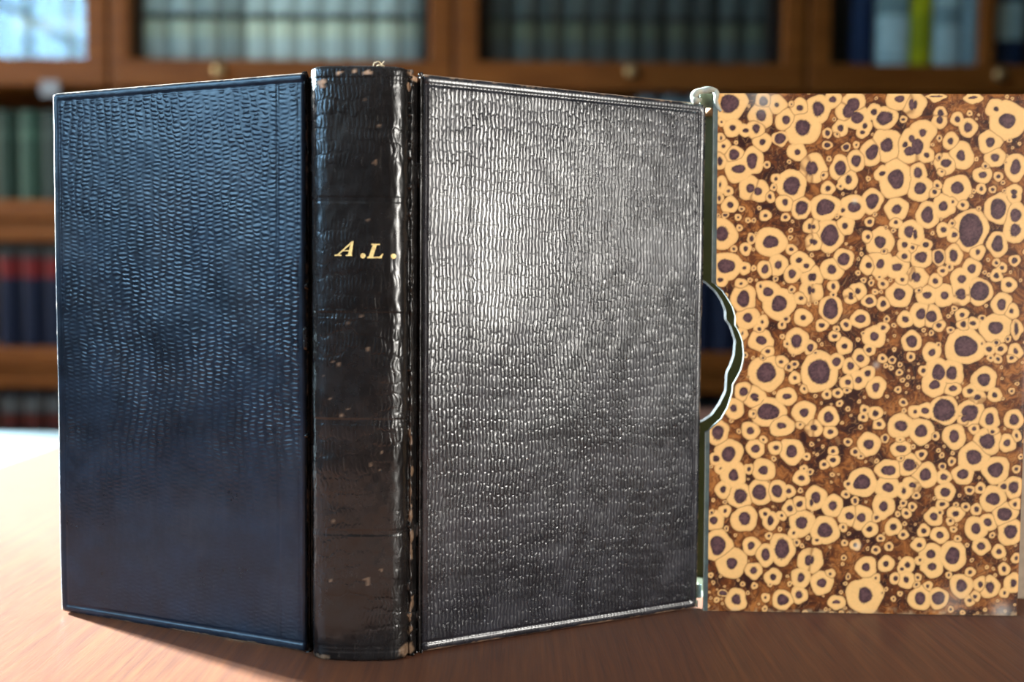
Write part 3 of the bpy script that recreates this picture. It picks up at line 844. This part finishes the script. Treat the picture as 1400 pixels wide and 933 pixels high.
# marbled paper: each cell of the print (x z a b w [turn], tenths of a millimetre) has a dark eye and a cream ring
CELLS = """
51 2199 39 40 31, 194 2209 18 21 17, 251 2195 10 10 28, 185 2149 22 24 28, 67 2097 13 13 24, 121 2087 13 10 17, 165 2095 16 20 24, 291 2131 17 21 24, 
348 2180 14 14 24, 363 2099 32 34 38, 268 2052 25 24 9, 193 2037 13 15 24, 28 2018 9 9 21, 74 1984 22 24 15, 151 1957 25 32 24, 95 1923 26 19 33, 
16 1956 10 20 17, 341 1996 13 12 24, 403 1928 21 33 21, 215 1943 7 7 8, 254 1882 8 8 13, 321 1853 35 40 28, 148 1841 17 18 31, 180 1829 17 17 28, 
53 1829 7 7 14, 17 2054 5 9 12, 20 2121 5 5 14, 247 1847 6 6 9, 313 2196 4 4 9, 18 1856 5 12 24, 426 2178 26 31 26, 486 2216 15 14 21, 
573 2197 28 28 24, 553 2169 24 28 24, 590 2141 26 24 28, 662 2165 14 13 19, 706 2140 34 28 19 30, 766 2220 21 14 33, 821 2195 15 24 24, 785 2135 7 7 8, 
623 2106 11 13 19, 613 2078 10 9 14, 522 2099 13 14 19, 466 2077 12 12 9, 467 2026 13 12 7, 548 2016 12 12 6, 589 2028 5 5 9, 657 1996 26 33 21 -20, 
719 2027 27 29 35, 822 2052 15 15 28, 794 2028 11 12 24, 816 2002 24 19 31, 592 1960 20 26 19, 525 1929 25 31 19, 560 1880 14 17 24, 703 1907 13 12 19, 
761 1883 34 42 35, 476 1843 12 12 17, 413 1928 17 28 33, 456 1899 7 7 12, 528 1852 6 6 10, 509 2073 5 5 9, 832 2197 9 21 33, 939 2161 13 13 13, 
937 2131 14 17 17, 1010 2135 12 13 15, 1056 2102 17 20 19, 986 2044 13 14 19, 1031 1984 20 24 31, 868 2080 15 17 35, 847 2023 26 35 24, 
886 1986 12 12 20, 969 1950 21 17 26, 941 1975 7 9 10, 952 1917 5 5 14, 853 1909 18 21 19, 864 1845 26 26 28, 1152 2042 20 21 28, 1173 1977 17 16 24, 
1220 2130 33 33 43, 1170 2178 11 11 28, 1125 1903 16 14 21, 1137 1939 7 7 10, 1192 1896 9 9 10, 1120 1844 8 9 13, 1168 1842 8 7 7, 1021 1846 29 26 28, 
935 1858 8 8 12, 924 1831 10 10 14, 1262 1937 21 35 24, 1258 1831 14 12 19, 938 2058 5 7 7, 1230 2050 4 4 6, 1219 1955 3 3 6, 1073 2226 21 6 19, 
921 2230 28 4 17, 1219 1835 4 4 5, 17 1799 7 12 12, 63 1771 14 13 20, 42 1728 9 7 6, 97 1718 5 5 9, 103 1673 5 5 9, 29 1647 27 33 33, 82 1584 7 7 8, 
50 1509 37 31 28, 156 1627 9 12 10, 133 1583 10 12 14, 128 1501 9 9 17, 116 1434 7 7 18, 26 1450 12 9 19, 212 1726 9 9 15, 299 1718 9 9 10, 
230 1806 9 10 13, 295 1783 13 13 24, 366 1760 27 31 17, 238 1614 33 28 31, 217 1496 15 20 17, 271 1516 15 18 26, 326 1584 9 9 13, 333 1479 15 20 19, 
361 1536 13 12 24, 393 1513 13 10 21, 404 1680 9 12 19, 410 1617 9 12 17, 412 1465 12 17 28, 231 1400 21 21 26 30, 199 1423 7 8 12, 333 1410 8 8 9, 
409 1409 9 19 33, 153 1449 4 5 7, 466 1763 40 35 21 25, 488 1643 37 47 21, 420 1678 9 10 19, 424 1613 12 13 24, 587 1764 27 24 28, 542 1750 9 9 14, 
665 1791 26 35 17, 552 1685 13 14 24, 768 1755 21 21 27, 655 1702 12 10 10, 766 1700 10 9 17, 651 1637 9 10 17, 702 1618 25 26 31, 720 1579 7 7 12, 
826 1662 26 24 21 -30, 805 1604 13 13 17, 806 1555 14 12 17, 840 1594 9 9 14, 656 1517 14 13 24, 705 1523 18 21 35, 776 1510 20 18 28, 802 1456 9 9 21, 
549 1542 25 28 17, 500 1498 19 18 28, 510 1426 10 12 14, 509 1391 6 6 9, 613 1409 13 13 21, 583 1394 9 9 19, 423 1466 13 17 26, 719 1437 9 9 12, 
704 1466 6 5 12, 790 1395 26 26 28, 612 1483 4 4 7, 848 1471 9 20 17, 424 1406 9 13 31, 726 1678 3 5 5, 755 1664 4 4 6, 676 1733 3 4 6, 516 1725 4 4 6, 
899 1732 26 35 21, 964 1770 20 23 26, 1003 1789 7 7 17, 1046 1777 9 9 14, 1081 1671 51 73 21, 1014 1648 13 12 19, 1003 1696 7 7 9, 1114 1578 10 12 21, 
1111 1760 4 4 7, 1194 1762 34 43 21, 1269 1734 24 28 24, 1269 1672 21 28 28, 1197 1611 25 35 18, 1259 1813 12 12 19, 967 1670 12 12 17, 921 1656 3 3 5, 
897 1606 14 12 12, 877 1553 26 25 21, 849 1650 10 21 28, 952 1554 21 28 9, 1012 1562 18 26 19, 998 1512 6 9 10, 970 1495 10 9 12, 862 1466 15 20 28, 
941 1451 12 12 17, 1092 1505 18 21 21, 1050 1461 18 17 28, 1049 1404 19 21 24, 1128 1410 39 43 14, 1195 1532 8 8 10, 1219 1511 9 9 12, 
1197 1477 12 13 14, 1249 1439 13 13 19, 1271 1542 12 14 10, 873 1412 7 7 10, 908 1392 19 14 24, 982 1392 18 18 28, 1257 1493 3 3 4, 1165 1480 3 3 6, 
128 1369 28 35 24, 147 1290 20 20 28, 210 1273 7 7 19, 197 1239 9 9 14, 207 1191 23 18 28, 235 1146 9 9 19, 280 1350 33 35 33, 312 1285 9 9 9, 
295 1259 7 9 12, 384 1292 12 12 24, 374 1376 10 9 19, 360 1190 23 31 24, 318 1177 6 6 10, 417 1164 15 18 13, 232 1051 42 42 31, 295 1098 9 9 19, 
353 1089 9 9 9, 328 1076 9 10 9, 354 1031 9 9 17, 395 985 6 7 12, 138 969 18 19 21, 182 950 17 14 28, 321 950 19 13 24, 216 1117 5 7 9, 
127 1221 5 9 17, 500 1329 33 45 15, 458 1058 46 53 31, 465 1259 13 12 14, 663 1366 19 15 13, 583 1380 10 9 17, 722 1353 13 13 15, 628 1287 23 18 18, 
819 1287 14 14 19, 569 1262 11 10 13, 521 1213 12 10 14, 526 1245 5 5 9, 563 1170 13 13 21, 688 1213 20 20 26, 726 1252 10 10 15, 668 1153 13 12 14, 
632 1118 15 17 21, 591 1084 15 16 19, 847 1194 24 26 17, 726 1117 9 9 12, 846 1127 8 8 10, 767 1111 9 9 7, 530 1104 19 19 14, 665 1053 13 14 17, 
581 1016 12 12 19, 628 1026 15 15 24, 701 993 17 20 24, 540 968 9 10 12, 494 961 8 9 13, 578 981 6 7 10, 795 985 6 6 8, 799 1060 7 7 7, 740 1289 7 6 7, 
764 1080 4 4 7, 741 1087 4 4 7, 442 1141 5 5 10, 771 1263 4 4 6, 641 1226 4 4 6, 1052 1387 17 12 24, 883 1310 21 25 24, 929 1301 24 25 21, 
961 1264 12 11 15, 933 1147 15 17 23, 961 1178 5 6 7, 1010 1243 7 7 9, 1057 1307 12 12 17, 1066 1267 13 13 15, 1107 1271 12 10 15, 1142 1294 8 8 7, 
1224 1355 19 23 24, 1266 1325 10 11 21, 1202 1254 33 27 33, 1076 1174 51 46 31, 1178 1164 13 12 15, 1225 1165 12 12 14, 1206 1192 9 9 10, 
1254 1208 7 7 8, 1214 1120 8 8 10, 1184 1125 6 6 9, 1288 1250 9 28 17, 1288 1156 10 12 19, 1274 1126 9 9 12, 902 1068 10 10 13, 965 1059 26 38 28, 
950 1007 23 21 28, 1021 1059 25 28 26, 1028 994 18 13 19, 1159 1032 29 28 24, 1103 982 13 11 17, 1207 967 12 12 19, 1134 954 14 12 19, 1279 984 6 6 8, 
1148 1187 4 5 6, 885 996 3 3 5, 96 896 15 15 28, 187 937 14 9 28, 243 883 46 38 26, 181 872 6 7 14, 302 824 19 15 31, 397 880 20 19 28, 
30 790 26 31 21, 170 800 17 18 21, 77 697 29 35 28, 25 675 14 14 14, 227 759 6 6 12, 193 721 19 17 21, 281 726 12 11 18, 348 712 25 28 26, 
101 606 21 26 31, 44 634 5 5 19, 166 633 9 9 13, 229 627 20 20 28, 393 596 13 12 21, 430 625 7 8 7, 57 540 13 15 21, 132 513 28 31 24, 
215 531 31 34 21, 290 537 25 28 19, 342 537 10 12 15, 433 814 7 12 21, 402 637 5 4 12, 412 689 7 5 12, 383 828 5 6 12, 119 796 3 5 6, 443 814 13 13 21, 
504 863 21 23 21, 513 798 12 12 17, 550 921 6 6 9, 656 896 8 9 12, 651 864 9 9 12, 704 882 13 14 17, 720 835 11 11 15, 821 930 9 9 9, 813 828 28 25 26, 
816 729 23 15 20, 746 772 10 13 7, 679 746 21 23 26, 590 756 9 9 9, 621 712 10 9 9, 645 695 5 5 9, 528 714 9 9 13, 529 676 13 10 15, 490 654 9 9 12, 
654 580 38 31 28 25, 595 573 9 9 10, 584 528 7 7 10, 766 634 32 20 24, 765 561 25 21 28, 833 547 9 14 24, 854 659 26 26 21, 869 571 15 13 24, 
817 686 5 5 12, 458 512 20 26 24, 625 505 9 6 9, 811 766 4 3 14, 866 738 4 4 7, 526 614 4 4 6, 995 899 47 47 15, 916 896 17 14 19, 872 890 9 10 19, 
1106 888 35 35 21, 1083 860 17 14 14, 1190 862 19 25 21, 1293 862 21 24 19, 1133 948 14 6 19, 901 805 26 28 26, 961 787 8 8 10, 1041 785 23 28 24, 
1126 820 10 10 13, 1184 765 33 34 24, 1203 809 9 9 17, 1267 758 15 17 19, 1128 698 32 33 31, 1223 642 34 32 24 25, 1085 621 25 20 21, 1034 677 7 10 10, 
903 704 12 10 12, 923 617 25 27 26, 1004 607 15 14 17, 1011 542 23 19 21, 994 653 10 10 7, 1116 553 12 10 10, 1160 561 10 10 13, 1258 570 13 12 10, 
1301 567 23 26 19, 1216 516 31 28 24, 1305 791 7 12 14, 1310 646 8 9 9, 879 568 7 12 21, 886 528 7 7 10, 975 723 4 4 6, 990 701 4 5 7, 879 657 6 9 12, 
66 447 8 9 17, 20 404 18 18 24, 10 440 7 7 9, 151 415 26 28 28, 241 437 10 9 15, 264 407 14 23 19, 349 462 13 14 21, 389 482 13 14 19, 312 429 7 7 15, 
399 400 26 29 28, 366 354 7 8 17, 379 312 7 8 9, 259 338 7 7 10, 183 294 15 19 21, 247 257 19 27 21, 318 282 29 46 24, 39 295 34 43 26, 
100 217 23 26 38, 196 186 15 16 21, 281 160 14 15 21, 400 158 16 20 23, 396 82 15 18 19, 433 235 18 23 28, 325 59 24 24 19, 123 56 21 24 24, 
251 67 6 7 13, 65 84 18 12 5, 200 120 5 5 9, 354 130 4 4 7, 269 124 3 3 7, 438 489 9 14 19, 37 54 4 4 9, 23 132 4 4 5, 530 477 18 19 26, 
501 369 33 34 26, 469 325 8 7 14, 604 432 20 16 26, 655 427 19 20 28, 693 377 13 13 21, 719 427 9 9 12, 748 476 18 23 28, 627 496 9 8 9, 
794 386 14 15 21, 848 447 9 9 12, 834 490 8 8 9, 838 355 9 9 12, 741 337 9 8 9, 777 301 9 10 10, 722 283 9 9 10, 633 306 8 9 14, 587 314 5 6 9, 
579 383 7 7 12, 682 208 18 19 26, 767 224 13 13 21, 858 223 12 12 21, 836 203 9 9 12, 810 161 10 12 14, 856 157 12 13 24, 492 137 20 20 28, 
528 178 6 7 14, 680 84 31 35 43, 724 160 6 7 14, 557 51 17 9 21, 448 236 9 18 35, 604 165 5 9 6, 754 96 4 4 7, 802 69 4 6 7, 820 470 4 4 6, 
874 476 8 9 10, 999 490 13 9 14, 966 435 17 17 21, 991 455 7 7 9, 1060 448 14 13 21, 1101 479 8 9 10, 1061 488 5 5 7, 1146 469 11 12 13, 
1311 494 9 10 17, 1268 450 31 29 21, 1296 374 28 31 26, 1197 413 18 17 19, 1146 386 20 25 26, 1173 309 17 17 21, 1250 286 13 12 17, 1274 209 9 14 15, 
1316 148 13 17 26, 1279 105 7 8 14, 994 355 18 13 21, 923 371 12 12 15, 906 310 13 10 19, 959 270 21 19 26, 965 214 19 16 28, 913 243 7 7 14, 
1051 264 32 37 26, 1129 193 9 9 13, 1037 178 6 7 9, 1093 134 23 28 23, 1216 129 19 26 21, 1176 141 12 13 19, 1154 87 9 9 14, 1131 70 9 9 14, 
996 77 27 29 15, 918 76 23 28 24, 949 127 7 9 14, 905 168 7 7 10, 901 136 7 7 9, 1324 256 7 9 12, 1068 337 6 6 10, 1039 418 7 7 12, 1051 379 5 5 9
"""
def marbled():
    nx, nzz = 425, 705
    s = np.linspace(0, 1, nx); zs = np.linspace(0.0003, SHT-0.0002, nzz)
    zrag = zs
    Lx = LF(zs); 
    X = Lx[None, :] + s[:, None]*(SW - 0.0002 - Lx[None, :])
    Z = np.repeat(zrag[None], nx, 0)
    x, z = X*1e4, Z*1e4                                    # tenths of a millimetre
    wx = x + 2.6*vnoise(x, z, 31, 1) + 0.9*vnoise(x, z, 11, 2)
    wz = z + 2.6*vnoise(x, z, 31, 3) + 0.9*vnoise(x, z, 11, 4)
    cells = []
    for c in CELLS.replace('\n', ' ').split(','):
        v = [float(q) for q in c.split()]
        if v: cells.append(v if len(v) > 5 else v + [0.0])
    r = np.random.default_rng(5)
    big = len(cells)
    placed = np.array([[c[0], c[1], (c[2]+c[3])/2 + c[4]] for c in cells])
    tries = 0
    while len(cells) < big + 230 and tries < 30000:
        tries += 1
        px, pz = r.uniform(0, 1341), r.uniform(0, 2244)
        R = r.uniform(5, 13)
        gap = np.min(np.hypot(placed[:, 0]-px, placed[:, 1]-pz) - placed[:, 2])
        if gap > R*1.15:
            a = R*r.uniform(0.30, 0.5)
            cells.append([px, pz, a, a*r.uniform(0.8, 1.25), R-a, 0.0])
            placed = np.vstack([placed, [px, pz, R]])
    e1 = np.full(X.shape, 9.0); e2 = np.full(X.shape, 9.0); ec = np.full(X.shape, 9.0)
    idx = np.full(X.shape, -1); idx2 = np.full(X.shape, -1); ang = np.zeros(X.shape); ring = np.ones(X.shape)
    size = np.ones(X.shape)
    dzs = (zs[1]-zs[0])*1e4
    for i, (cx, cz, a, b, w, rot) in enumerate(cells):
        R = max(a, b) + w + 14
        j0 = max(0, int((cz-R)/dzs)); j1 = min(nzz, int((cz+R)/dzs)+2)
        if j1 <= j0: continue
        i0 = max(0, int((cx-R)/1341*nx) - 46); i1 = min(nx, int((cx+R)/1341*nx)+3)
        if i1 <= i0: continue
        sl = (slice(i0, i1), slice(j0, j1))
        dx, dz = wx[sl]-cx, wz[sl]-cz
        if rot:
            cr, sr = math.cos(math.radians(rot)), math.sin(math.radians(rot))
            dx, dz = dx*cr + dz*sr, -dx*sr + dz*cr
        th = np.arctan2(dz, dx)
        k1, k2 = r.uniform(0, 6.28, 2)
        lump = 1 + 0.05*np.sin(3*th+k1) + 0.03*np.sin(5*th+k2) + 0.03*np.sin(2*th+k2)
        rad = np.hypot(dx, dz)
        core_r = rad/np.maximum(1e-6, np.hypot(dx/a, dz/b))          # core radius in this direction
        e = rad/((core_r + w*1.16)*lump)
        c_ = rad/(core_r*(1 + 0.04*np.sin(3*th+k2) + 0.03*np.sin(2*th+k1)))
        better = e < e1[sl]
        e2s = np.where(better, e1[sl], np.minimum(e2[sl], e)); id2 = np.where(better, idx[sl], np.where(e < e2[sl], i, idx2[sl]))
        e2[sl] = e2s; idx2[sl] = id2
        ec[sl] = np.where(better, c_, ec[sl]); ang[sl] = np.where(better, th, ang[sl])
        ring[sl] = np.where(better, w, ring[sl]); size[sl] = np.where(better, a, size[sl])
        idx[sl] = np.where(better, i, idx[sl]); e1[sl] = np.where(better, e, e1[sl])
        # a small core lying in the cream of a neighbour always shows
        inside = c_ < 1.0
        ec[sl] = np.where(inside, np.minimum(ec[sl], c_), ec[sl])
    sst = lambda v, a, b: (lambda t: t*t*(3-2*t))(np.clip((v-a)/(b-a), 0, 1))
    c3 = lambda *v: np.array(v)[None, None]
    # ground: flowing brown veins
    fx = x + 22*vnoise(x, z, 60, 6) + 9*vnoise(x, z, 22, 7); fz = z + 22*vnoise(x, z, 60, 8) + 9*vnoise(x, z, 22, 9)
    n1 = vnoise(fx, fz, 70, 12)*0.6 + vnoise(fx, fz, 24, 13)*0.45 + vnoise(fx, fz, 9, 14)*0.3
    strand = np.abs(vnoise(fx, fz*0.6, 13, 15))
    t = np.clip(n1*0.85 + 0.46, 0, 1)[..., None]
    dark, mid, lit = c3(0.030, 0.009, 0.007), c3(0.135, 0.036, 0.009), c3(0.36, 0.122, 0.028)
    ground = np.where(t < 0.5, dark + (mid-dark)*(t*2), mid + (lit-mid)*(t*2-1))
    s2 = np.abs(vnoise(fx*0.7, fz, 17, 31))
    dk = (1 - sst(s2, 0.02, 0.16))[..., None]
    ground = ground*(1-0.5*dk) + c3(0.035, 0.011, 0.008)*0.5*dk
    st_ = (1 - sst(strand, 0.02, 0.10))[..., None]
    ground = ground*(1-0.45*st_) + c3(0.40, 0.19, 0.07)*0.45*st_
    cream = c3(0.79, 0.43, 0.155)*(1 + 0.035*vnoise(x, z, 7, 16) + 0.03*vnoise(x, z, 60, 17))[..., None]
    # cream ring against the ground, thin dark outline outside it
    wpx = 3.0                                               # edge softness
    rr = ring + size
    edge = (e1 - 1)*rr                                      # distance from the ring edge
    incell = (1 - sst(edge, -2.2, 0.8))[..., None]
    outline = np.exp(-((edge-3.0)/2.6)**2)[..., None]
    col = ground*(1-0.55*outline) + c3(0.07, 0.022, 0.010)*0.55*outline
    col = col*(1-incell) + cream*incell
    rim = (np.exp(-((edge+4.0)/3.0)**2)*0.28)[..., None]
    col = col*(1-rim) + c3(0.50, 0.23, 0.075)*rim
    # seams between touching cells
    show = (((idx*7 + idx2*7 + np.abs(idx-idx2)*3) % 5) > 1)
    seam = np.exp(-(((e2-e1)*rr)/3.4)**2)*(e2 < 1.06)*show
    col = col*(1-0.75*seam[..., None]) + c3(0.26, 0.105, 0.035)*0.75*seam[..., None]
    # eyes with a hairy rim
    hair = np.maximum(0, vnoise(ang*9, idx*3.7, 1.0, 18))*np.minimum(size, 18)*0.55*(((idx*13) % 3) == 0)
    cd = (ec - 1)*size
    eye = 1 - sst(cd, -2.0, 1.2)
    spikes = (1 - sst(cd, 0.2, 1.0 + hair*0.9))*(hair > 1.2)*0.55
    mott = vnoise(x, z, 8, 19)*0.5 + vnoise(x, z, 3.6, 20)*0.4
    core_in = np.clip(-cd/np.maximum(size, 6), 0, 1)
    eye_col = c3(0.060, 0.028, 0.030) + c3(0.070, 0.032, 0.030)*(np.clip(core_in*0.9*(size > 14) + mott*0.9*(size > 9), -0.3, 1))[..., None]
    halo = np.exp(-((cd-1.5)/2.5)**2)*0.25
    col = col*(1-halo[..., None]) + c3(0.40, 0.19, 0.08)*halo[..., None]
    a_ = np.maximum(eye, spikes)[..., None]
    col = col*(1-a_) + eye_col*a_
    # rubbed corners and a few pale stains
    for cx, cz, R, am in ((590, 1790, 12, 0.4), (1270, 20, 40, 0.4), (1060, 60, 60, 0.15), (700, 1090, 14, 0.35), (190, 2225, 60, 0.3), (640, 300, 14, 0.4)):
        m = (am*np.exp(-(((x-cx)/R)**2 + ((z-cz)/R)**2)))[..., None]
        col = col*(1-m) + c3(0.62, 0.58, 0.50)*m
    foot = (np.clip((26 + 14*vnoise(x, z, 30, 22) - z)/22, 0, 1)*np.clip(0.5+vnoise(x, z, 14, 23), 0, 1)*0.5)[..., None]
    col = col*(1-foot) + c3(0.60, 0.40, 0.22)*foot
    Yp = -0.00035 + 0.00006*vnoise(X, Z, 0.02, 24)
    Yp = Yp + 0.0008*np.exp(-(SW-X)/0.0006) + 0.0005*np.exp(-Z/0.0005) + 0.0005*np.exp(-(SHT-Z)/0.0005)
    o = mesh_obj('marbled_paper', np.stack([X, Yp, Z], -1).reshape(-1, 3), grid_faces(nx, nzz), M['marbled'], case, True)
    ca = o.data.color_attributes.new('print', 'FLOAT_COLOR', 'POINT')
    rgba = np.ones((nx*nzz, 4), np.float32); rgba[:, :3] = np.clip(col.reshape(-1, 3), 0, 1)
    ca.data.foreach_set('color', rgba.ravel())
    return o
n = NT('marbled_paper')
pc_ = n.attr('print').outputs['Color']
fib = n.noise(n.obj_coord(), 900.0, 3.0)
n.set(Base_Color=pc_, Roughness=n.maprange(fib, 0.3, 0.7, 0.32, 0.45), Specular_IOR_Level=0.2)
n.bump(fib, 0.00006, 0.5)
M['marbled'] = n.m
tag(marbled(), 'brown and cream marbled paper')

# torn edging curling off the top of the mouth, and a pale blue patch at its foot
M['torn'] = plain('torn_edging', (0.36, 0.34, 0.27), 0.9, 0.25, 350.0, 0.0002, Specular_IOR_Level=0.1)
bm = bmesh.new()
path = [(1.6, 216.5), (-0.6, 220.5), (-0.4, 224.0), (-2.0, 225.6), (-5.0, 225.4), (-8.0, 224.8), (-10.0, 223.2), (-9.9, 221.4), (-8.2, 220.9), (-7.2, 221.9)]
pp = catmull(np.array(path), 4)
rad = np.interp(np.linspace(0, 1, len(pp)), [0, 0.15, 0.35, 0.6, 0.85, 1], [0.5, 0.9, 1.0, 1.25, 1.2, 0.6])
tube(bm, [(a/1000, -0.0004 + 0.0012*math.sin(0.8*k) * 0.3, b/1000) for k, (a, b) in enumerate(pp)], [float(q)*(1.2 + 0.14*math.sin(0.9*k))/1000 for k, q in enumerate(rad)], 8)
bmesh.ops.recalc_face_normals(bm, faces=bm.faces)
tag(bm_obj('torn_edging', bm, M['torn'], case, True), 'cream torn edging curled over the mouth of the slipcase')
bm = bmesh.new()
add_box(bm, -0.0070, -0.0008, 0.0026, 0.0034, 0.2185, 0.2246, 0.0003)
bm_obj('lining_flap', bm, plain('lining_green', (0.10, 0.11, 0.065), 0.7, 0.2, 300), case)
M['patch_blue'] = plain('pale_blue_patch', (0.55, 0.75, 0.78), 0.6, 0.1, 200)
bm = bmesh.new()
add_box(bm, -0.0052, -0.0020, 0.0045, 0.0048, 0.0045, 0.0105, 0.0001)
add_box(bm, -0.0052, -0.0035, 0.0042, 0.0045, 0.0005, 0.0035, 0.0001)
tag(bm_obj('foot_patch', bm, M['patch_blue'], case), 'small pale blue patch at the foot of the mouth')

# a pale cloth volume standing behind the right end of the slipcase
vb = empty('upright_volume', (0.2625, 0.4480, T), 0.0)
tag(vb, 'beige cloth-bound volume standing just right of the slipcase at the photo edge', 'book')
M['beige'] = plain('beige_cloth', (0.34, 0.27, 0.20), 0.8, 0.1, 300, 0.0002)
bm = bmesh.new()
add_box(bm, -0.036, -0.033, 0.0, 0.13, 0, 0.155, 0.0006)
add_box(bm, 0.033, 0.036, 0.0, 0.13, 0, 0.155, 0.0006)
add_box(bm, -0.034, 0.034, -0.003, 0.002, 0, 0.155, 0.0012)
bm_obj('cover', bm, M['beige'], vb)
box('page_block', -0.033, 0.033, 0.002, 0.126, 0.003, 0.151, M['pages'], vb, bevel=0)
